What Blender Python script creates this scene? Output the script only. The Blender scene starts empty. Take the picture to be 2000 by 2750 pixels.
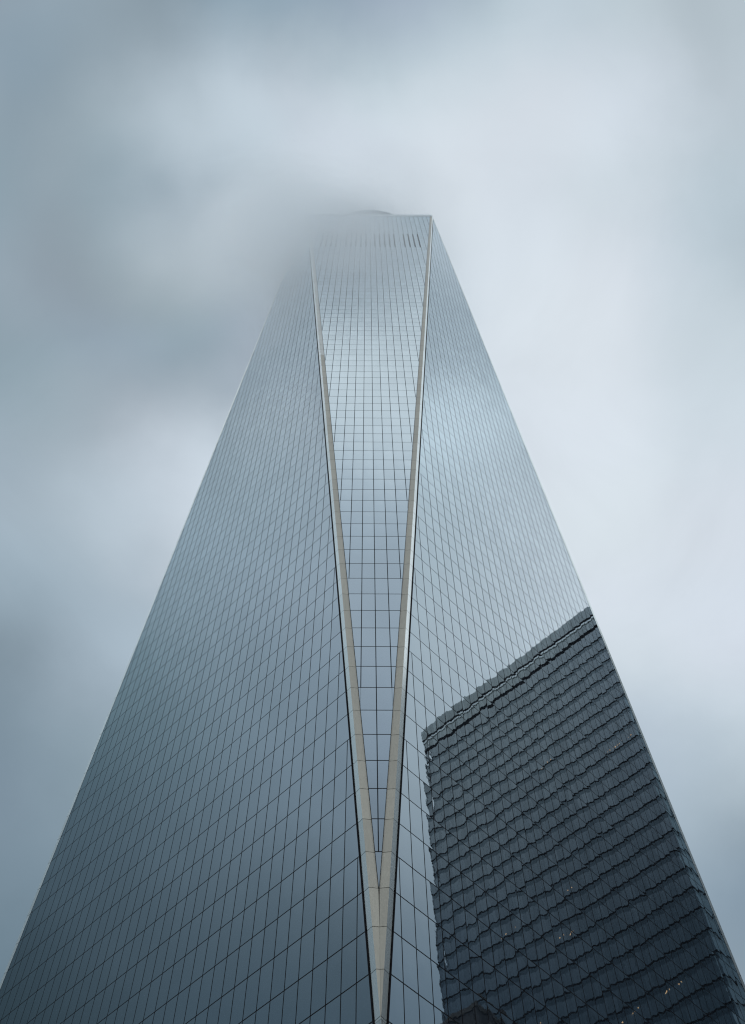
import bpy, math, random
from mathutils import Vector, Matrix

random.seed(7)
C = bpy.context.scene.collection
SC = bpy.context.scene
R = math.radians

# ------------------------------------------------------------------ camera
cam_d = bpy.data.cameras.new("camera")
cam = bpy.data.objects.new("camera", cam_d); C.objects.link(cam)
CAM = Vector((-1.179, -106.575, 4.384))
PITCH, YAW, ROLL = 1.11462662, 0.0144817, -0.00785
fw = Vector((math.sin(YAW)*math.cos(PITCH), math.cos(YAW)*math.cos(PITCH), math.sin(PITCH)))
rt = fw.cross(Vector((0, 0, 1))).normalized(); up = rt.cross(fw)
r2 = rt*math.cos(ROLL) + up*math.sin(ROLL); u2 = -rt*math.sin(ROLL) + up*math.cos(ROLL)
m = Matrix((r2, u2, -fw)).transposed().to_4x4(); m.translation = CAM
cam.matrix_world = m
cam_d.sensor_fit = 'VERTICAL'; cam_d.sensor_height = 24.0
cam_d.lens = 24.0*3076.294/2750.0
cam_d.clip_start = 0.1; cam_d.clip_end = 20000
SC.camera = cam
SC.view_settings.view_transform = 'Standard'
SC.view_settings.look = 'None'
SC.view_settings.gamma = 1.0
SC.view_settings.exposure = 0.0

# ------------------------------------------------------------------ sky
SUN_EL, SUN_AZ = R(48), R(28)      # high behind the overcast, right of the tower
world = bpy.data.worlds.new("World"); SC.world = world; world.use_nodes = True
nt = world.node_tree; nt.nodes.clear()
def N(t, **k):
    n = nt.nodes.new(t)
    for a, b in k.items(): setattr(n, a, b)
    return n
def L(a, b): nt.links.new(a, b)
def MATH(op, a, b=None, c=None, clamp=False):
    n = N('ShaderNodeMath', operation=op); n.use_clamp = clamp
    for i, v in enumerate((a, b, c)):
        if v is None: continue
        if isinstance(v, (int, float)): n.inputs[i].default_value = v
        else: L(v, n.inputs[i])
    return n.outputs[0]
def VM(op, a, b=None, scale=None):
    n = N('ShaderNodeVectorMath', operation=op)
    for i, v in enumerate((a, b)):
        if v is None: continue
        if isinstance(v, (tuple, Vector)): n.inputs[i].default_value = v
        else: L(v, n.inputs[i])
    if scale is not None:
        if isinstance(scale, (int, float)): n.inputs['Scale'].default_value = scale
        else: L(scale, n.inputs['Scale'])
    return n.outputs['Value'] if op in ('DOT_PRODUCT', 'LENGTH') else n.outputs['Vector']

# cloud deck: brightness of the overcast by direction (azimuth from north, elevation, r, g, b)
DECK = [
    (-80.0, 74.0, 0.088, 0.123, 0.149, 560), (-77.8, 76.8, 0.572, 0.735, 0.857, 560), (-75.8, 79.1, 0.083, 0.115, 0.134, 560), (-66.5, 82.5, 0.294, 0.441, 0.563, 560),
    (-47.0, 85.6, 0.292, 0.441, 0.55, 560), (11.2, 87.2, 0.36, 0.377, 0.615, 560), (52.5, 85.6, 0.17, 0.268, 0.284, 560), (-72.8, 73.3, 0.319, 0.553, 0.76, 560),
    (-69.3, 76.0, 0.083, 0.107, 0.125, 560), (-65.4, 78.9, 0.093, 0.123, 0.147, 560), (-56.5, 81.6, 0.094, 0.12, 0.142, 560), (-36.4, 84.6, 0.112, 0.144, 0.17, 560),
    (7.3, 85.6, 0.128, 0.157, 0.184, 560), (38.2, 84.2, 1.093, 1.281, 1.408, 560), (-67.6, 72.5, 0.093, 0.121, 0.142, 560), (-63.6, 74.9, 0.099, 0.128, 0.147, 560),
    (-58.4, 77.6, 0.776, 0.936, 1.086, 560), (-51.3, 80.2, 0.985, 1.155, 1.299, 560), (-37.4, 82.6, 0.32, 0.396, 0.445, 560), (-6.5, 83.8, 0.512, 0.882, 0.834, 560),
    (27.1, 83.1, 0.194, 0.224, 0.251, 560), (-62.3, 71.6, 0.176, 0.233, 0.286, 560), (-56.4, 73.6, 0.642, 0.795, 0.903, 560), (-53.2, 76.4, 0.13, 0.208, 0.205, 560),
    (-47.4, 78.6, 0.916, 1.013, 1.085, 560), (-37.1, 80.3, 1.104, 1.228, 1.341, 560), (-14.5, 82.0, 1.132, 0.838, 1.004, 560), (-34.1, 78.3, 0.085, 0.111, 0.13, 560),
    (-43.3, 76.7, 0.097, 0.126, 0.147, 560), (-22.7, 79.8, 0.574, 0.886, 0.965, 560), (-4.4, 80.8, 0.84, 1.017, 1.198, 560), (16.4, 81.0, 1.005, 1.065, 1.144, 560),
    (-56.4, 70.1, 0.096, 0.34, 0.458, 560), (-51.6, 71.8, 0.366, 0.242, 0.221, 560), (-45.4, 73.5, 0.152, 0.387, 0.513, 560), (-37.4, 76.0, 0.094, 0.205, 0.402, 560),
    (-25.3, 77.6, 0.089, 0.118, 0.142, 560), (-10.7, 79.1, 0.156, 0.187, 0.211, 560), (3.3, 79.3, 0.355, 0.408, 0.423, 560), (-50.3, 68.2, 0.524, 0.585, 0.669, 560),
    (-44.3, 71.2, 0.074, 0.101, 0.12, 560), (-34.4, 73.6, 0.379, 0.39, 0.315, 560), (-23.9, 75.1, 0.112, 0.276, 0.373, 560), (-43.9, 66.2, 0.125, 0.217, 0.262, 560),
    (-37.2, 69.0, 0.388, 0.474, 0.587, 560), (-27.5, 71.1, 0.219, 0.363, 0.433, 560), (-20.6, 72.7, 0.473, 0.485, 0.592, 560), (-36.2, 64.3, 0.54, 0.654, 0.723, 560),
    (-23.8, 67.1, 0.127, 0.161, 0.189, 560), (-36.9, 61.2, 0.381, 0.489, 0.596, 560), (-33.3, 62.7, 0.097, 0.125, 0.141, 560), (-27.5, 64.0, 0.154, 0.182, 0.234, 560),
    (-21.2, 65.1, 1.053, 1.19, 1.32, 560), (-33.2, 59.2, 0.335, 0.389, 0.432, 560), (-27.9, 61.3, 0.924, 1.09, 1.219, 560), (-22.5, 62.3, 0.549, 0.6, 0.662, 560),
    (-31.4, 56.4, 0.45, 0.6, 0.719, 560), (-25.6, 58.7, 0.14, 0.189, 0.233, 560), (-29.7, 54.5, 0.095, 0.123, 0.146, 560), (-24.2, 55.8, 0.533, 0.655, 0.758, 560),
    (-27.1, 51.3, 0.188, 0.268, 0.331, 560), (-23.5, 52.9, 0.293, 0.361, 0.428, 560), (-24.5, 47.4, 0.166, 0.224, 0.299, 560), (-22.2, 48.7, 0.298, 0.397, 0.451, 560),
    (-22.9, 44.3, 0.218, 0.302, 0.365, 560), (-21.8, 41.1, 0.129, 0.194, 0.247, 560), (69.1, 81.3, 0.507, 0.614, 0.707, 560), (75.9, 77.5, 0.308, 0.4, 0.422, 560),
    (80.7, 73.7, 0.104, 0.147, 0.18, 560), (74.0, 73.0, 0.121, 0.166, 0.195, 560), (65.2, 76.3, 0.866, 0.918, 1.039, 560), (51.2, 80.7, 0.693, 0.713, 0.758, 560),
    (65.4, 71.7, 0.14, 0.176, 0.205, 560), (53.0, 75.4, 0.506, 0.593, 0.636, 560), (35.6, 79.1, 0.603, 0.674, 0.753, 560), (56.6, 69.6, 0.344, 0.455, 0.527, 560),
    (45.3, 71.7, 0.687, 0.739, 0.81, 560), (26.6, 75.4, 0.715, 0.792, 0.865, 560), (47.8, 66.4, 0.549, 0.634, 0.694, 560), (31.6, 71.0, 0.683, 0.748, 0.805, 560),
    (41.5, 63.1, 0.597, 0.681, 0.747, 560), (26.3, 67.0, 0.69, 0.757, 0.829, 560), (35.3, 58.7, 0.633, 0.691, 0.765, 560), (25.9, 61.1, 0.696, 0.774, 0.829, 560),
    (31.5, 54.9, 0.619, 0.7, 0.779, 560), (23.9, 56.7, 0.671, 0.733, 0.823, 560), (29.1, 52.1, 0.634, 0.661, 0.771, 560), (24.6, 53.1, 0.698, 0.806, 0.842, 560),
    (27.4, 49.8, 0.58, 0.714, 0.761, 560), (23.1, 50.1, 0.279, 0.341, 0.46, 560), (25.1, 46.4, 0.108, 0.138, 0.172, 560), (22.9, 46.9, 0.662, 0.822, 0.935, 560),
    (23.5, 43.6, 0.128, 0.217, 0.313, 560), (22.3, 41.2, 0.281, 0.353, 0.411, 560), (-61.2, 65.7, 0.085, 0.11, 0.137, 560), (62.5, 65.4, 0.15, 0.18, 0.207, 560),
    (-171.1, 88.0, 0.259, 0.358, 0.398, 560), (-91.7, 71.3, 0.089, 0.116, 0.169, 560), (92.6, 71.8, 0.123, 0.156, 0.18, 560), (0.8, 74.9, 0.536, 0.622, 0.695, 560),
    (0.6, 66.9, 0.545, 0.631, 0.701, 560), (-76.4, 69.7, 0.649, 0.681, 0.716, 170), (-75.2, 63.8, 0.345, 0.484, 0.548, 170), (-80.7, 59.8, 0.593, 0.665, 0.775, 170),
    (-76.2, 54.8, 0.098, 0.191, 0.212, 170), (-84.4, 52.2, 0.417, 0.522, 0.631, 170), (-74.4, 45.9, 0.12, 0.176, 0.223, 170), (-83.9, 44.8, 0.216, 0.281, 0.327, 170),
    (-71.2, 39.9, 0.031, 0.055, 0.068, 170), (-84.5, 40.3, 0.052, 0.1, 0.144, 170), (76.9, 70.9, 1.306, 1.474, 1.595, 170), (80.4, 63.2, 0.398, 0.54, 0.605, 170),
    (73.8, 61.4, 0.953, 0.997, 1.063, 170), (86.0, 51.2, 0.593, 0.694, 0.77, 170), (87.3, 42.0, 0.211, 0.29, 0.364, 170), (176.8, 82.3, 0.281, 0.351, 0.427, 170),
    (177.9, 77.3, 1.409, 1.508, 1.52, 170), (178.5, 71.6, 0.438, 0.563, 0.692, 170), (178.8, 64.9, 0.635, 0.717, 0.788, 170), (179.0, 58.3, 0.573, 0.744, 0.951, 170),
    (179.0, 55.1, 0.122, 0.151, 0.185, 170), (-166, 53, 0.95, 0.99, 0.914, 110), (-169, 46, 0.193, 0.291, 0.429, 110), (-165, 39, 0.033, 0.048, 0.054, 110),
    (-157, 53, 0.299, 0.391, 0.546, 110), (-157, 47, 0.07, 0.087, 0.105, 110), (-156, 40, 0.03, 0.059, 0.087, 110), (-180, 6, 0.85, 0.92, 0.97, 40),
    (-135, 6, 0.85, 0.92, 0.97, 40), (-90, 6, 0.85, 0.92, 0.97, 40), (-45, 6, 0.85, 0.92, 0.97, 40), (0, 6, 0.85, 0.92, 0.97, 40),
    (45, 6, 0.85, 0.92, 0.97, 40), (90, 6, 0.85, 0.92, 0.97, 40), (135, 6, 0.85, 0.92, 0.97, 40), (-125, 35, 0.9, 0.98, 1.05, 60),
    (125, 35, 0.9, 0.98, 1.05, 60), (140, 60, 0.92, 1.02, 1.1, 60), (-120, 60, 0.92, 1.021, 1.101, 60), (120, 60, 0.92, 1.02, 1.1, 60),
]
tc = N('ShaderNodeTexCoord'); d0 = tc.outputs['Generated']
nz = N('ShaderNodeTexNoise'); nz.inputs['Scale'].default_value = 6.0; nz.inputs['Detail'].default_value = 7; nz.inputs['Roughness'].default_value = .5
L(d0, nz.inputs['Vector'])
warp = VM('SCALE', VM('SUBTRACT', nz.outputs['Color'], (.5, .5, .5)), scale=.10)
dw = VM('NORMALIZE', VM('ADD', d0, warp))
accw = None; accc = None
for az, el, r, g, b, KK in DECK:
    a, e = R(az), R(el)
    v = (math.sin(a)*math.cos(e), math.cos(a)*math.cos(e), math.sin(e))
    dt = VM('DOT_PRODUCT', dw, v)
    w = MATH('EXPONENT', MATH('MULTIPLY_ADD', dt, KK, -KK))
    cc = VM('SCALE', (r, g, b), scale=w)
    accw = w if accw is None else MATH('ADD', accw, w)
    accc = cc if accc is None else VM('ADD', accc, cc)
accw = MATH('ADD', accw, 1e-12)
deck = VM('SCALE', accc, scale=MATH('DIVIDE', 1.0, accw))
n2 = N('ShaderNodeTexNoise'); n2.inputs['Scale'].default_value = 4.5; n2.inputs['Detail'].default_value = 7; n2.inputs['Roughness'].default_value = .55; n2.inputs['Distortion'].default_value = .6
L(VM('MULTIPLY', d0, (1, 1, 1.8)), n2.inputs['Vector'])
wisp = MATH('MULTIPLY_ADD', n2.outputs['Fac'], .26, .87)
deck = VM('SCALE', deck, scale=wisp)
skyt = N('ShaderNodeTexSky', sky_type='NISHITA'); skyt.sun_disc = False
skyt.sun_elevation = SUN_EL; skyt.sun_rotation = SUN_AZ
bg_sky = N('ShaderNodeBackground'); L(skyt.outputs[0], bg_sky.inputs['Color']); bg_sky.inputs['Strength'].default_value = 0.05
bg_cl = N('ShaderNodeBackground'); L(deck, bg_cl.inputs['Color']); bg_cl.inputs['Strength'].default_value = 1.0
mx = N('ShaderNodeMixShader'); mx.inputs[0].default_value = .98
L(bg_sky.outputs[0], mx.inputs[1]); L(bg_cl.outputs[0], mx.inputs[2])
wo = N('ShaderNodeOutputWorld'); L(mx.outputs[0], wo.inputs['Surface'])
world.cycles.sampling_method = 'MANUAL'; world.cycles.sample_map_resolution = 512

sun_d = bpy.data.lights.new("sun", 'SUN'); sun_d.energy = 0.5; sun_d.angle = R(20); sun_d.color = (1, .97, .93)
sun = bpy.data.objects.new("sun", sun_d); C.objects.link(sun)
sd = Vector((math.sin(SUN_AZ)*math.cos(SUN_EL), math.cos(SUN_AZ)*math.cos(SUN_EL), math.sin(SUN_EL)))
sun.rotation_euler = sd.to_track_quat('Z', 'Y').to_euler()
sun.location = (0, 0, 600)

SC.cycles.max_bounces = 16; SC.cycles.glossy_bounces = 6; SC.cycles.volume_bounces = 9
SC.cycles.transparent_max_bounces = 8
SC.cycles.volume_step_rate = 0.5; SC.cycles.volume_max_steps = 128
SC.cycles.use_denoising = True; SC.cycles.adaptive_threshold = 0.02
SC.cycles.pixel_filter_type = 'BLACKMAN_HARRIS'; SC.cycles.filter_width = 1.2

# ------------------------------------------------------------------ helpers
class MB:
    """collects faces; optional two UV layers: pane coordinates and pane random numbers"""
    def __init__(s): s.v = []; s.f = []; s.uv = []; s.rn = []
    def poly(s, pts, uv=None, rn=(0.5, 0.5)):
        i = len(s.v); s.v += [tuple(p) for p in pts]; s.f.append(tuple(range(i, i+len(pts))))
        s.uv.append(uv or [(0.5, 0.5)]*len(pts)); s.rn.append(rn)
    def box(s, o, ax, ay, az):
        o, ax, ay, az = map(Vector, (o, ax, ay, az))
        if ax.cross(ay).dot(az) < 0: ax, ay = ay, ax
        p = [o, o+ax, o+ax+ay, o+ay, o+az, o+ax+az, o+ax+ay+az, o+ay+az]
        for q in ((3, 2, 1, 0), (4, 5, 6, 7), (0, 1, 5, 4), (1, 2, 6, 5), (2, 3, 7, 6), (3, 0, 4, 7)): s.poly([p[k] for k in q])
    def build(s, name, mat, parent=None, smooth=False):
        me = bpy.data.meshes.new(name); me.from_pydata(s.v, [], s.f)
        a = me.uv_layers.new(name="pane"); b = me.uv_layers.new(name="rand")
        ua = []; ub = []
        for uv, rn in zip(s.uv, s.rn):
            for k in uv: ua += [k[0], k[1]]; ub += [rn[0], rn[1]]
        a.data.foreach_set('uv', ua); b.data.foreach_set('uv', ub)
        if smooth: me.polygons.foreach_set('use_smooth', [True]*len(me.polygons))
        me.materials.append(mat); me.update()
        o = bpy.data.objects.new(name, me); C.objects.link(o)
        if parent: o.parent = parent
        return o
def tag(o, label=None, cat=None, group=None, kind=None):
    if label: o['label'] = label
    if cat: o['category'] = cat
    if group: o['group'] = group
    if kind: o['kind'] = kind
    return o
def empty(name, loc=(0, 0, 0)):
    o = bpy.data.objects.new(name, None); C.objects.link(o); o.location = loc
    bpy.context.view_layer.update()
    return o

# ------------------------------------------------------------------ materials
def newmat(name):
    global nt
    mt = bpy.data.materials.new(name); mt.use_nodes = True; nt = mt.node_tree; nt.nodes.clear()
    return mt
def out(sh):
    o = N('ShaderNodeOutputMaterial'); L(sh, o.inputs['Surface'])
def noise(vec, scale, detail=3, rough=.5):
    n = N('ShaderNodeTexNoise'); n.inputs['Scale'].default_value = scale; n.inputs['Detail'].default_value = detail; n.inputs['Roughness'].default_value = rough
    L(vec, n.inputs['Vector']); return n
def glass_mat(name, tint, body, R0, rough, bow, wav, jag, tiltr, var=.05, pw=1.524, ph=4.064):
    """coated facade glass: mirror-like coat over a dark room, each pane slightly bowed and wavy"""
    mt = newmat(name)
    geo = N('ShaderNodeNewGeometry'); Nn = geo.outputs['Normal']; P = geo.outputs['Position']
    T = VM('NORMALIZE', VM('CROSS_PRODUCT', (0, 0, 1), Nn)); Bv = VM('CROSS_PRODUCT', Nn, T)
    uv = N('ShaderNodeUVMap', uv_map='pane'); rn = N('ShaderNodeUVMap', uv_map='rand')
    s1 = N('ShaderNodeSeparateXYZ'); L(uv.outputs[0], s1.inputs[0]); s2 = N('ShaderNodeSeparateXYZ'); L(rn.outputs[0], s2.inputs[0])
    U, V = s1.outputs[0], s1.outputs[1]; r1, r2_ = s2.outputs[0], s2.outputs[1]
    qU = MATH('SUBTRACT', 1, MATH('MULTIPLY', U, U)); qV = MATH('SUBTRACT', 1, MATH('MULTIPLY', V, V))
    off = VM('SCALE', rn.outputs[0], scale=977.0)
    Pn = VM('ADD', P, off)
    a = noise(Pn, 1.0, 2); sa = N('ShaderNodeSeparateXYZ'); L(VM('SUBTRACT', a.outputs['Color'], (.5, .5, .5)), sa.inputs[0])
    j = noise(VM('MULTIPLY', Pn, (9, 9, 3.5)), 1.0, 2); sj = N('ShaderNodeSeparateXYZ'); L(VM('SUBTRACT', j.outputs['Color'], (.5, .5, .5)), sj.inputs[0])
    amp = MATH('MULTIPLY_ADD', r1, .9, .5)
    tx = MATH('MULTIPLY', MATH('MULTIPLY', U, qV), MATH('MULTIPLY', amp, bow*.45))
    ty = MATH('MULTIPLY', MATH('MULTIPLY', V, qU), MATH('MULTIPLY', amp, bow))
    # roller-wave and edge curl: strongest as a function of U
    curl = MATH('MULTIPLY', MATH('SINE', MATH('MULTIPLY_ADD', U, 2.4, .4)), MATH('MULTIPLY', amp, bow*.45))
    ty = MATH('ADD', ty, curl)
    tx = MATH('ADD', tx, MATH('MULTIPLY_ADD', sa.outputs[0], wav*.3, MATH('MULTIPLY', sj.outputs[0], jag)))
    ty = MATH('ADD', ty, MATH('MULTIPLY_ADD', sa.outputs[1], wav, MATH('MULTIPLY', sj.outputs[1], jag)))
    tx = MATH('ADD', tx, MATH('MULTIPLY_ADD', r2_, tiltr*.6, -tiltr*.3))
    ty = MATH('ADD', ty, MATH('MULTIPLY_ADD', MATH('FRACT', MATH('MULTIPLY', r2_, 37.7)), tiltr*1.9, -tiltr*.95))
    nn = VM('NORMALIZE', VM('ADD', Nn, VM('ADD', VM('SCALE', T, scale=tx), VM('SCALE', Bv, scale=ty))))
    c = MATH('ABSOLUTE', VM('DOT_PRODUCT', geo.outputs['Incoming'], Nn))
    fr = MATH('POWER', MATH('SUBTRACT', 1, c, clamp=True), 2.6)
    fac = MATH('MULTIPLY_ADD', fr, 1-R0, R0)
    fac = MATH('MULTIPLY', fac, MATH('MULTIPLY_ADD', r1, var, 1-var), clamp=True)
    gl = N('ShaderNodeBsdfGlossy'); gl.inputs['Color'].default_value = (*tint, 1); gl.inputs['Roughness'].default_value = rough
    L(nn, gl.inputs['Normal'])
    df = N('ShaderNodeBsdfDiffuse'); df.inputs['Color'].default_value = (*body, 1)
    ms = N('ShaderNodeMixShader'); L(fac, ms.inputs[0]); L(df.outputs[0], ms.inputs[1]); L(gl.outputs[0], ms.inputs[2])
    out(ms.outputs[0]); return mt
def plain(name, col, rough=.6, metal=0.0, nscale=None, namp=.12, stretch=(1, 1, 1), spec=.5):
    mt = newmat(name)
    p = N('ShaderNodeBsdfPrincipled'); p.inputs['Roughness'].default_value = rough; p.inputs['Metallic'].default_value = metal
    p.inputs['Specular IOR Level'].default_value = spec
    if nscale:
        geo = N('ShaderNodeNewGeometry')
        n = noise(VM('MULTIPLY', geo.outputs['Position'], stretch), nscale, 5, .6)
        k = MATH('MULTIPLY_ADD', n.outputs['Fac'], 2*namp, 1-namp)
        rn = N('ShaderNodeUVMap', uv_map='rand'); s2 = N('ShaderNodeSeparateXYZ'); L(rn.outputs[0], s2.inputs[0])
        k = MATH('MULTIPLY', k, MATH('MULTIPLY_ADD', s2.outputs[0], .12, .94))
        L(VM('SCALE', tuple(col), scale=k), p.inputs['Base Color'])
    else: p.inputs['Base Color'].default_value = (*col, 1)
    out(p.outputs[0]); return mt

M_GLASS = glass_mat("tower_glass", (.87, .95, 1.0), (.012, .018, .026), .42, .012, .0034, .0105, .0030, .0034)
M_GASKET = plain("dark_gasket", (.010, .010, .012), .9, spec=.05)
M_STEEL = plain("brushed_steel", (.85, .89, .87), .22, .85, 1.2, .05, (1, 1, .15))
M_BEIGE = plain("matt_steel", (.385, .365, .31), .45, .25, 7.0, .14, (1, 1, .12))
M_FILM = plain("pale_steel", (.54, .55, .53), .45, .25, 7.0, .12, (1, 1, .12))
M_SLOT = plain("louvre_black", (.015, .018, .024), .7)
M_PARAPET = plain("parapet_steel", (.45, .5, .53), .35, .6, 1.0, .05)
M_CORE = plain("core_dark", (.03, .035, .04), .8)
M_CONC = plain("podium_concrete", (.3, .3, .3), .8, 0, .5, .2)
M_GROUND = plain("granite_paving", (.32, .32, .31), .8, 0, .3, .2)
M_BRICK = plain("brown_brick", (.03, .033, .04), .85, 0, 1.2, .25)
M_STONE = plain("limestone", (.04, .04, .04), .85, 0, .8, .2)
M_WIN = glass_mat("old_window_glass", (.9, .95, 1), (.02, .022, .025), .12, .02, .002, .004, .001, .004)
M_G7 = glass_mat("office_glass", (.86, .95, 1.0), (.010, .016, .020), .34, .05, .0015, .002, .0004, .003, var=.2)
M_SHADED_SPAN = glass_mat("shaded_spandrel_glass", (.66, .78, .84), (.008, .012, .016), .20, .12, .001, .002, .0004, .002, var=.2)
M_CROWN = glass_mat("crown_louvre", (.84, .92, .93), (.02, .025, .03), .44, .10, .003, .003, .0004, .004, var=.3)
M_SILL = plain("bright_sill", (.8, .85, .85), .25, .9)

# ------------------------------------------------------------------ ground
g = MB(); n = 24; S = 6000.0
g.poly([(-S, -S, 2.75), (S, -S, 2.75), (S, S, 2.75), (-S, S, 2.75)])
tag(g.build("ground", M_GROUND), kind='structure')

# ------------------------------------------------------------------ the tower
ZB, ZT, HD, HT = 56.7, 417.0, 44.19, 22.095
Z0, FL, PW = 69.147, 4.064, 1.524
tower = empty("skyscraper", (0, 0, 2.75))
tag(tower, "towering blue glass skyscraper of tapering triangular faces, its top left corner lost in cloud", "skyscraper")
def tp(o):      # parent without moving
    o.parent = tower; o.matrix_parent_inverse = tower.matrix_world.inverted(); return o
base = [Vector((HD*math.sin(k*math.pi/2), -HD*math.cos(k*math.pi/2), ZB)) for k in range(4)]       # front, right, rear, left
# top corners: top[k] between base[k] and base[k+1]
top = [Vector((HT, -HT, ZT)), Vector((HT, HT, ZT)), Vector((-HT, HT, ZT)), Vector((-HT, -HT, ZT))]
faces = []
for k in range(4):
    faces.append(('inv', base[k], top[(k-1) % 4], top[k]))        # apex at base corner
    faces.append(('upr', top[k], base[k], base[(k+1) % 4]))       # apex at top corner

def project(p):
    d = p-CAM; w = d.dot(fw)
    if w <= 0: return None
    return (1000+3076.29*d.dot(r2)/w, 1375-3076.29*d.dot(u2)/w)
def clip(poly, f):
    o = []
    for i in range(len(poly)):
        a, b = poly[i], poly[(i+1) % len(poly)]; fa, fb = f(a), f(b)
        if fa >= 0: o.append(a)
        if (fa >= 0) != (fb >= 0):
            t = fa/(fa-fb); o.append((a[0]+t*(b[0]-a[0]), a[1]+t*(b[1]-a[1])))
    return o

IN_TRIM, OUT_TRIM, GAP = .72, .60, .15
ZTOPGLASS = 412.6; ZLOW = Z0-9*FL
core = MB(); panes = []; slots = []; ghosts = []
SLOT_LO, SLOT_HI = Z0+69*FL, Z0+75*FL
for fi, (kind, A, P1, P2) in enumerate(faces):
    mid = (P1+P2)/2
    e = (P2-P1).normalized() if kind == 'upr' else (P2-P1).normalized()
    if kind == 'inv':
        nrm = e.cross(mid-A).normalized()
        if nrm.dot(Vector((mid.x, mid.y, 0))) < 0: nrm = -nrm
        def P(a, z, d=0, A=A, mid=mid, e=e, nrm=nrm): return A.lerp(mid, (z-ZB)/(ZT-ZB)) + e*a + nrm*d
        hw = lambda z: HT*(z-ZB)/(ZT-ZB)
        inset = IN_TRIM+.035; zlo, zhi = ZB, ZTOPGLASS
    else:
        nrm = e.cross(A-mid).normalized()
        if nrm.dot(Vector((mid.x, mid.y, 0))) < 0: nrm = -nrm
        def P(a, z, d=0, A=A, mid=mid, e=e, nrm=nrm): return mid.lerp(A, (z-ZB)/(ZT-ZB)) + e*a + nrm*d
        hw = lambda z: HD/math.sqrt(2)*min(1, (ZT-z)/(ZT-ZB))
        inset = OUT_TRIM+GAP; zlo, zhi = ZLOW, ZTOPGLASS
    front = fi in (0, 1, 7)
    # dark backing just behind the panes, so that the joints read as open gaps
    if kind == 'upr':
        w0 = hw(ZB); cut = OUT_TRIM+.01; ztip = ZT-cut/(HD/math.sqrt(2))*(ZT-ZB)
        core.poly([P(-w0+cut, ZLOW, -.008), P(w0-cut, ZLOW, -.008), P(w0-cut, ZB, -.008), P(0, ztip, -.008), P(-w0+cut, ZB, -.008)])
        core.poly([P(-w0, ZLOW, -.16), P(w0, ZLOW, -.16), P(w0, ZB, -.16), P(0, ZT, -.16), P(-w0, ZB, -.16)])
    else:
        zi = ZB+(inset-.03)/HT*(ZT-ZB)
        core.poly([P(0, zi, -.008), P(HT-inset+.03, ZT, -.008), P(-HT+inset-.03, ZT, -.008)])
        # the wall steps back behind the bevelled strips
        core.poly([P(0, ZB, -.14), P(HT, ZT, -.14), P(-HT, ZT, -.14)])
    gx = .045; gz = .058
    nmul = 22
    for n in range(-9, 86):
        za, zb = Z0+n*FL+gz, Z0+(n+1)*FL-gz
        if zb < zlo or za > zhi: continue
        za, zb = max(za, zlo), min(zb, zhi)
        lim = lambda p: hw(p[1])-inset-abs(p[0])
        # on the row where a mullion dies the outermost strip is joined to its neighbour
        kmax = int(max(hw(za), hw(zb))/PW)+1
        wtest = (hw(za) if kind == 'inv' else hw(zb))-inset
        cells = []
        kd = int(wtest/PW) if wtest > 0 else 0      # last mullion that crosses the whole row
        if wtest <= 0.05: kd = -1
        ks = list(range(-kd, kd+1)) if kd >= 0 else []
        edges = [-(kmax+2)*PW] + [k*PW for k in ks] + [(kmax+2)*PW]
        for a, b in zip(edges[:-1], edges[1:]):
            q = [(a+gx, za), (b-gx, za), (b-gx, zb), (a+gx, zb)]
            q = clip(q, lambda p: hw(p[1])-inset-p[0]); q = clip(q, lambda p: hw(p[1])-inset+p[0]) if len(q) > 2 else q
            if len(q) < 3: continue
            ca = (min(p[0] for p in q)+max(p[0] for p in q))/2
            half = max(.3, (max(p[0] for p in q)-min(p[0] for p in q))/2)
            uv = [((p[0]-ca)/half, (p[1]-(za+zb)/2)/(FL/2)) for p in q]
            pts = [P(p[0], p[1]) for p in q]
            if (pts[1]-pts[0]).cross(pts[2]-pts[0]).dot(nrm) < 0: pts.reverse(); uv.reverse()
            rn = (random.random(), random.random())
            area = 0; vis = False
            if front:
                pp = [project(p) for p in pts]
                if all(pp):
                    cx = sum(p[0] for p in pp)/len(pp); cy = sum(p[1] for p in pp)/len(pp)
                    if 0 < cx < 2000 and 0 < cy < 2750:
                        area = abs(sum(pp[i][0]*pp[(i+1) % len(pp)][1]-pp[(i+1) % len(pp)][0]*pp[i][1] for i in range(len(pp))))/2
            panes.append((area, pts, uv, rn))
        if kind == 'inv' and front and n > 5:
            # the mullion above dies here: dark strip painted as a faint reflection below it
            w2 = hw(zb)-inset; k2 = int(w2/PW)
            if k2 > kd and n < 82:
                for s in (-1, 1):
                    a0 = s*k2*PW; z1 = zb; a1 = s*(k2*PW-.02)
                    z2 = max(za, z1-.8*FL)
                    sb = MB(); ghosts.append(sb); sb.poly([P(a0-.02, z1, .004), P(a0+.02, z1, .004), P(a0+.012, z2, .004), P(a0-.012, z2, .004)])
    if kind == 'inv' and front:
        for s in (-1, 1):
            for k in list(range(1, 6))+list(range(7, 11)):
                a = s*(k-.12)*PW
                b = MB(); b.box(P(a-.17, SLOT_LO, .003), e*.34, (P(a, SLOT_HI)-P(a, SLOT_LO)), nrm*.03)
                slots.append(b)
panes.sort(key=lambda t: -t[0])
rest = MB()
for i, (area, pts, uv, rn) in enumerate(panes):
    if i < 100:
        b = MB(); b.poly(pts, uv, rn); tp(b.build("window_pane", M_GLASS))
    else: rest.poly(pts, uv, rn)
tag(tp(rest.build("curtain_wall", M_GLASS)), kind='stuff')
core.poly([(HT, -HT, ZT-.3), (HT, HT, ZT-.3), (-HT, HT, ZT-.3), (-HT, -HT, ZT-.3)])
tp(core.build("core_wall", M_GASKET))
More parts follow.
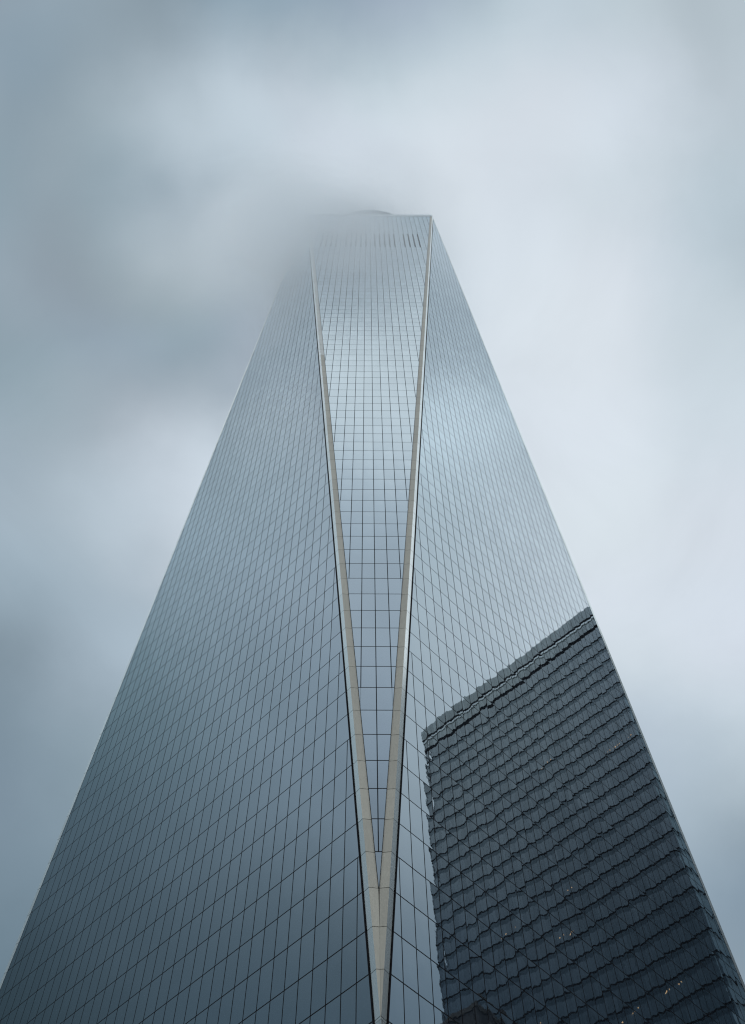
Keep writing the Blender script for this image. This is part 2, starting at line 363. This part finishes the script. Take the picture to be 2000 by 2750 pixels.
M_GHOST = plain("ghost_grey", (.10, .13, .15), .3, .0)  # grey of the reflection lines painted on the glass
for b in ghosts: tp(b.build("mullion_ghost", M_GHOST))
for b in slots: tp(b.build("vent_slot", M_SLOT))

# stainless trim along the eight sloping edges: an inner strip bevelled into the hanging triangle, an outer strip on the flanking face
def edge_trim(ci, ti):
    Bc, Tc = base[ci], top[ti]
    e_in = Vector((0, 0, 0))
    other = top[(ti-1) % 4] if ti == ci else top[(ti+1) % 4]
    e_in = (other-Tc).normalized()                         # along the hanging face, inwards
    mid = (Tc+other)/2
    slope = (mid-Bc).normalized(); n_in = e_in.cross(slope).normalized()
    if n_in.dot(Vector((Bc.x, Bc.y, 0))) < 0: n_in = -n_in
    ob = base[(ci+1) % 4] if ti == ci else base[(ci-1) % 4]
    e_out = (ob-Bc).normalized()
    mo = (Bc+ob)/2; n_out = Vector((mo.x, mo.y, 0)).normalized()
    a, b, film = MB(), MB(), MB()
    for n in range(-4, 86):
        za, zb = max(Z0+n*FL+.025, ZB+.02), min(Z0+(n+1)*FL-.025, ZT-.1)
        if zb-za < .1: continue
        lo, hi = Bc.lerp(Tc, (za-ZB)/(ZT-ZB)), Bc.lerp(Tc, (zb-ZB)/(ZT-ZB))
        hwl, hwh = HT*(za-ZB)/(ZT-ZB), HT*(zb-ZB)/(ZT-ZB)
        il, ih = min(IN_TRIM, hwl-.004), min(IN_TRIM, hwh-.004)
        out2 = n_out*.012
        rn = (random.random(), random.random())
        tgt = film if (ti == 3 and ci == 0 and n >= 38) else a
        def quad(mb, p, nn):
            if (p[1]-p[0]).cross(p[2]-p[0]).dot(nn) < 0: p = p[::-1]
            mb.poly(p, None, rn)
        il, ih = max(il, .0), max(ih, .0)
        quad(tgt, [lo+out2, lo+e_in*il-n_in*.10*min(1, il/.72)+n_in*.02, hi+e_in*ih-n_in*.10*min(1, ih/.72)+n_in*.02, hi+out2], n_in)
        quad(b, [lo+out2, lo+e_out*OUT_TRIM-n_out*.062, hi+e_out*OUT_TRIM-n_out*.062, hi+out2], n_out)
        # return of the outer strip back to the wall
        quad(b, [lo+e_out*OUT_TRIM-n_out*.062, lo+e_out*OUT_TRIM-n_out*.12, hi+e_out*OUT_TRIM-n_out*.12, hi+e_out*OUT_TRIM-n_out*.062], e_out)
    for n in range(-9, -3):
        za, zb = Z0+n*FL+.025, min(Z0+(n+1)*FL-.025, ZB-.0)
        lo, hi = Vector((Bc.x, Bc.y, za)), Vector((Bc.x, Bc.y, zb)); cn = Vector((Bc.x, Bc.y, 0)).normalized()*.012
        rn = (random.random(), random.random())
        quad(b, [lo+cn, lo+e_out*OUT_TRIM-n_out*.062, hi+e_out*OUT_TRIM-n_out*.062, hi+cn], n_out)
    tp(a.build("inner_edge_strip", M_BEIGE))
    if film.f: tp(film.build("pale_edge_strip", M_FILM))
    tp(b.build("outer_edge_strip", M_STEEL))
for ci in range(4):
    edge_trim(ci, ci); edge_trim(ci, (ci-1) % 4)

# parapet band round the top square
pb = MB()
for k in range(4):
    a, b = top[k], top[(k+1) % 4]; mo = ((a+b)/2); no = Vector((mo.x, mo.y, 0)).normalized()
    d = (b-a).normalized()
    base_z = ZTOPGLASS+.08
    sh = .0613*(ZT-base_z)      # the hanging face leans, the band follows it
    pb.poly([a+no*.03, b+no*.03, b+no*(.03+sh)-Vector((0, 0, ZT-base_z))-d*sh, a+no*(.03+sh)-Vector((0, 0, ZT-base_z))+d*sh][::-1])
    pb.poly([a+no*.03, b+no*.03, b-no*.6, a-no*.6])
    pb.poly([a-no*.6, b-no*.6, b-no*.6-Vector((0, 0, 3)), a-no*.6-Vector((0, 0, 3))])
tp(pb.build("parapet", M_PARAPET))
# round communications ring and mast on the roof
ring = MB(); nseg = 96
def circ(r, z, i): t = 2*math.pi*i/nseg; return Vector((r*math.sin(t), -r*math.cos(t), z))
for i in range(nseg):
    for (ra, za, rb, zb) in ((21.6, 427.2, 21.6, 428.2), (21.6, 428.2, 19.8, 428.2), (19.8, 428.2, 19.8, 427.2), (19.8, 427.2, 21.6, 427.2), (21.2, 423.2, 21.2, 423.7), (21.2, 423.7, 20.2, 423.7), (20.2, 423.2, 21.2, 423.2)):
        ring.poly([circ(ra, za, i), circ(ra, za, i+1), circ(rb, zb, i+1), circ(rb, zb, i)])
for i in range(0, nseg, 4):
    p = circ(20.8, 416.7, i); ring.box(p-Vector((.1, .1, 0)), (.2, 0, 0), (0, .2, 0), (0, 0, 10.6))
tp(ring.build("roof_ring", M_PARAPET))
mast = MB()
prof = [(2.2, 416), (2.0, 440), (1.6, 470), (1.1, 500), (.5, 525), (.15, 534)]
for (ra, za), (rb, zb) in zip(prof[:-1], prof[1:]):
    for i in range(16):
        t0, t1 = 2*math.pi*i/16, 2*math.pi*(i+1)/16
        mast.poly([(ra*math.cos(t0), ra*math.sin(t0), za), (ra*math.cos(t1), ra*math.sin(t1), za), (rb*math.cos(t1), rb*math.sin(t1), zb), (rb*math.cos(t0), rb*math.sin(t0), zb)])
tp(mast.build("mast", M_PARAPET))
# square podium below the taper
pod = MB(); fin = MB()
for k in range(4):
    a, b = base[k], base[(k+1) % 4]; mo = (a+b)/2; no = Vector((mo.x, mo.y, 0)).normalized(); d = (b-a).normalized(); ln = (b-a).length
    a0, b0 = a.copy(), b.copy(); a0.z = b0.z = 2.75; a.z = b.z = ZLOW
    pod.poly([a0-no*.05, b0-no*.05, b-no*.05-Vector((0, 0, .1)), a-no*.05-Vector((0, 0, .1))])
    for i in range(7):
        for j in range(40):
            o = a0+d*(ln*(j+.06)/40)+Vector((0, 0, .5+i*4.06))
            fin.box(o-no*.04, d*(ln/40*.88), no*.12, Vector((0, 0, 3.6)))
tp(pod.build("podium_wall", M_CONC)); tp(fin.build("podium_glass_fin", M_WIN))
tower.children[-1]['kind'] = 'stuff'

# ------------------------------------------------------------------ glass office block, seen mirrored in the tower's right face
SCL = 1.32
CMx, CMy = -62.385, -45.369       # where the lens lands when mirrored in that face: only used here to state the plan
def W7(t, h, o=0):                # point on its west wall: t from the near corner, h height, o outwards
    r0 = Vector((130.3, 51.1, 0))*SCL+Vector((CMx, CMy, 0)); l0 = Vector((165.3, 13.9, 0))*SCL+Vector((CMx, CMy, 0))
    no = (l0-r0).normalized(); no = Vector((no.y, -no.x, 0))
    if no.dot(Vector((-1, -1, 0))) < 0: no = -no
    p = r0.lerp(l0, t)+no*o; p.z = h; return p
def zs(z): return 4.384+(z-4.384)*SCL
office = empty("office_tower", (W7(.5, 0).x+30, W7(.5, 0).y+15, 2.75))
tag(office, "dark glass office block with rippling storey lines, mirrored in the skyscraper's right face", "office building")
def op(o): o.parent = office; o.matrix_parent_inverse = office.matrix_world.inverted(); return o
c0 = W7(0, 0); c1 = W7(1, 0); back = Vector((.46, .89, 0)).normalized()*62*SCL
corners = [c1, c0, c0+back, c1+back]        # west wall c1-c0, north wall c0-c0+back
ROOF = zs(224.9); PITCHF = 4.31*SCL
bands = []
z_line1 = zs(211.6)                         # first plain storey line below the two dark bands
glass7 = []; crown7 = []; sp = MB(); dark = MB(); sill = MB(); body = MB()
levels = []
z = z_line1
while z > 12: levels.append(z); z -= PITCHF
for w in range(4):
    a, b = corners[w], corners[(w+1) % 4]; d = (b-a); ln = d.length; d.normalize(); no = Vector((d.y, -d.x, 0))
    cen = (corners[0]+corners[2])/2
    if no.dot(a-cen) < 0: no = -no
    def Q(x, zz, o=0): p = a+d*x+no*o; p.z = zz; return p
    def strip(mb, z0, z1, o, npan, rnd=True, gap=.05):
        for i in range(npan):
            x0, x1 = ln*i/npan+gap/2, ln*(i+1)/npan-gap/2
            pts = [Q(x0, z0, o), Q(x1, z0, o), Q(x1, z1, o), Q(x0, z1, o)]
            uv = [(-1, -1), (1, -1), (1, 1), (-1, 1)]
            if (pts[1]-pts[0]).cross(pts[2]-pts[0]).dot(no) < 0: pts.reverse(); uv.reverse()
            mb.poly(pts, uv, (random.random(), random.random()))
    body.poly([Q(0, 2.75, -.6), Q(ln, 2.75, -.6), Q(ln, ROOF-.5, -.6), Q(0, ROOF-.5, -.6)])
    npan = int(ln/1.6)
    g1 = MB(); gc = MB()
    strip(gc, zs(221.2), ROOF, 0, npan)                               # crown screen
    # open shadow gap, bright sill, mechanical band, second shadow gap
    strip(gc, zs(216.7), zs(219.4), 0, npan)
    strip(g1, z_line1+.35, zs(215.4), 0, npan)
    for zz in levels:
        hi = zz-.22; lo = zz-PITCHF+.22
        strip(g1, lo, hi-PITCHF*.26, 0, npan)
        strip(sp, hi-PITCHF*.26+.04, hi, -.10, npan)  # shade under the slab edge, put into a darker glass strip
    glass7.append(g1); crown7.append(gc)
    def ledge(mb, z0, z1, o0, o1):
        mb.box(Q(-.1, z0, o0), d*(ln+.2), no*(o1-o0), Vector((0, 0, z1-z0)))
    ledge(sill, zs(219.45), zs(220.0), -.1, .25)
    for zz in levels: ledge(dark, zz-.17, zz+.22, -.2, -.06)
    ledge(dark, zs(220.05), zs(221.15), -.2, -.01)
    ledge(dark, zs(215.45), zs(216.65), -.2, -.01)
body.poly([c+Vector((0, 0, ROOF-.5)) for c in corners])
op(body.build("wall", M_CORE))
for g1 in glass7: op(g1.build("window_band", M_G7)).__setitem__('kind', 'stuff')
for gc in crown7: op(gc.build("louvre_band", M_CROWN)).__setitem__('kind', 'stuff')
op(sp.build("shaded_spandrel", M_SHADED_SPAN)); op(dark.build("storey_reveal", M_GASKET)); op(sill.build("bright_sill", M_SILL))
# lit ceiling lamps seen through the glass
ml = newmat("warm_lamp"); em = N('ShaderNodeEmission'); em.inputs['Color'].default_value = (1, .62, .34, 1); em.inputs['Strength'].default_value = .9; out(em.outputs[0])
for t, h in [(0.394, 186.0), (0.1, 177.9), (0.144, 177.8), (0.037, 178.1), (0.079, 178.1), (0.425, 152.4), (0.448, 143.7), (0.493, 144.0), (0.126, 123.9), (0.167, 123.8), (0.282, 123.7), (0.339, 123.2), (0.646, 152.4), (0.698, 151.8), (0.615, 131.3)]:
    b = MB(); o = W7(t, zs(h), .02); dd = (c1-c0).normalized(); nn = Vector((dd.y, -dd.x, 0))
    if nn.dot(Vector((-1, -1, 0))) < 0: nn = -nn
    b.box(o, dd*.4, nn*.05, Vector((0, 0, .22))); op(b.build("ceiling_lamp", ml))

# ------------------------------------------------------------------ dark brick tower with setbacks, low in the same reflection
BZ = 1.04
def polar(az, dist): a = R(az); return Vector((CMx+dist*math.sin(a), CMy+dist*math.cos(a), 0))
masonry = empty("brick_tower", polar(81.0, 190)+Vector((0, 0, 2.75)))
tag(masonry, "dark brown brick tower with stepped setbacks, low in the skyscraper's mirrored view", "brick building")
def mp(o): o.parent = masonry; o.matrix_parent_inverse = masonry.matrix_world.inverted(); return o
pc = polar(83.9, 192); pd = Vector((.7071, .7071, 0)); pn = Vector((-.7071, .7071, 0))
tiers = [(34, 40, 2.75, 118), (28, 34, 118, 136), (22, 28, 136, 149), (17, 20, 149, 158)]
bm_, st, wn = MB(), MB(), []
for hw_, hd_, z0, z1 in tiers:
    o = pc-pd*hw_/2*1.0-pn*hd_/2
    bm_.box(Vector((o.x, o.y, z0)), pd*hw_, pn*hd_, Vector((0, 0, z1-z0-.01)))
    st.box(Vector((o.x, o.y, z1-1.2))-pd*.3-pn*.3, pd*(hw_+.6), pn*(hd_+.6), Vector((0, 0, 1.19)))
mp(bm_.build("wall", M_BRICK)); mp(st.build("cornice", M_STONE))
w_ = MB()
for hw_, hd_, z0, z1 in tiers:
    o = pc-pd*hw_/2-pn*hd_/2
    zz = max(z0+2, 60)
    while zz < z1-4:
        for i in range(int(hd_/3)):
            w_.box(o+pn*(1+3*i)-pd*.05+Vector((0, 0, zz)), pn*1.4, pd*.04, Vector((0, 0, 2.2)))
        for i in range(int(hw_/3)):
            w_.box(o+pd*(1+3*i)-pn*.05+Vector((0, 0, zz)), pd*1.4, pn*.04, Vector((0, 0, 2.2)))
        zz += 4
mp(w_.build("window", M_WIN)).__setitem__('kind', 'stuff')

# ------------------------------------------------------------------ drifting cloud that swallows the tower's upper left corner
def fog_mat(name, centres, dens, colour, nscale=.022, namp=1.25):
    mt = newmat(name)
    geo = N('ShaderNodeNewGeometry'); P = geo.outputs['Position']
    nn = noise(VM('MULTIPLY', P, (1, 1, 1.0)), nscale, 4, .55)
    wv = VM('SCALE', VM('SUBTRACT', nn.outputs['Color'], (.5, .5, .5)), scale=16.0)
    Pw = VM('ADD', P, wv)
    acc = None
    for (c, rad, k) in centres:
        v = VM('DIVIDE', VM('SUBTRACT', Pw, tuple(c)), tuple(rad))
        d = VM('DOT_PRODUCT', v, v)
        gsn = MATH('MULTIPLY', MATH('EXPONENT', MATH('MULTIPLY', d, -1.0)), k)
        acc = gsn if acc is None else MATH('ADD', acc, gsn)
    acc = MATH('SUBTRACT', acc, .0003); acc = MATH('MAXIMUM', acc, 0)
    n2 = noise(P, .05, 3, .6)
    acc = MATH('MULTIPLY', acc, MATH('MULTIPLY_ADD', n2.outputs['Fac'], namp, 1-namp/2))
    pv = N('ShaderNodeVolumePrincipled'); pv.inputs['Color'].default_value = (*colour, 1); pv.inputs['Anisotropy'].default_value = 0.5
    L(MATH('MULTIPLY', acc, dens), pv.inputs['Density'])
    o = N('ShaderNodeOutputMaterial'); L(pv.outputs[0], o.inputs['Volume'])
    return mt
FOGC = [((-30.3, -31.1, 348.2), (13.0, 12.0, 29.5), 0.072), ((-6.6, -19.0, 334.3), (15.2, 12.0, 58.5), 0.09), ((-57.2, -18.2, 376.5), (27.1, 16.5, 38.2), 0.011), ((-17.0, -24.0, 424.0), (17.0, 14.0, 20.0), 0.035)]
mf = fog_mat("cloud_vapour", FOGC, 1.25, (.955, .978, .995))
fb = MB()
nu, nv = 24, 16
ctr = Vector((-30, -28, 370)); rad = Vector((115, 75, 150))
def sp_(i, j): t = 2*math.pi*i/nu; p = math.pi*j/nv; return (ctr.x+rad.x*math.sin(p)*math.cos(t), ctr.y+rad.y*math.sin(p)*math.sin(t), ctr.z+rad.z*math.cos(p))
fb.v = [sp_(i, j) for j in range(1, nv) for i in range(nu)]+[sp_(0, 0), sp_(0, nv)]
for j in range(nv-2):
    for i in range(nu): fb.f.append((j*nu+i, (j+1)*nu+i, (j+1)*nu+(i+1) % nu, j*nu+(i+1) % nu))
t_, b_ = len(fb.v)-2, len(fb.v)-1
for i in range(nu): fb.f.append((t_, i, (i+1) % nu)); fb.f.append((b_, (nv-2)*nu+(i+1) % nu, (nv-2)*nu+i))
fb.uv = [[(0, 0)]*len(f) for f in fb.f]; fb.rn = [(0, 0)]*len(fb.f)
cl = fb.build("low_cloud", mf)
tag(cl, "pale grey drifting cloud wrapped round the skyscraper's upper left corner", "cloud", kind='stuff')
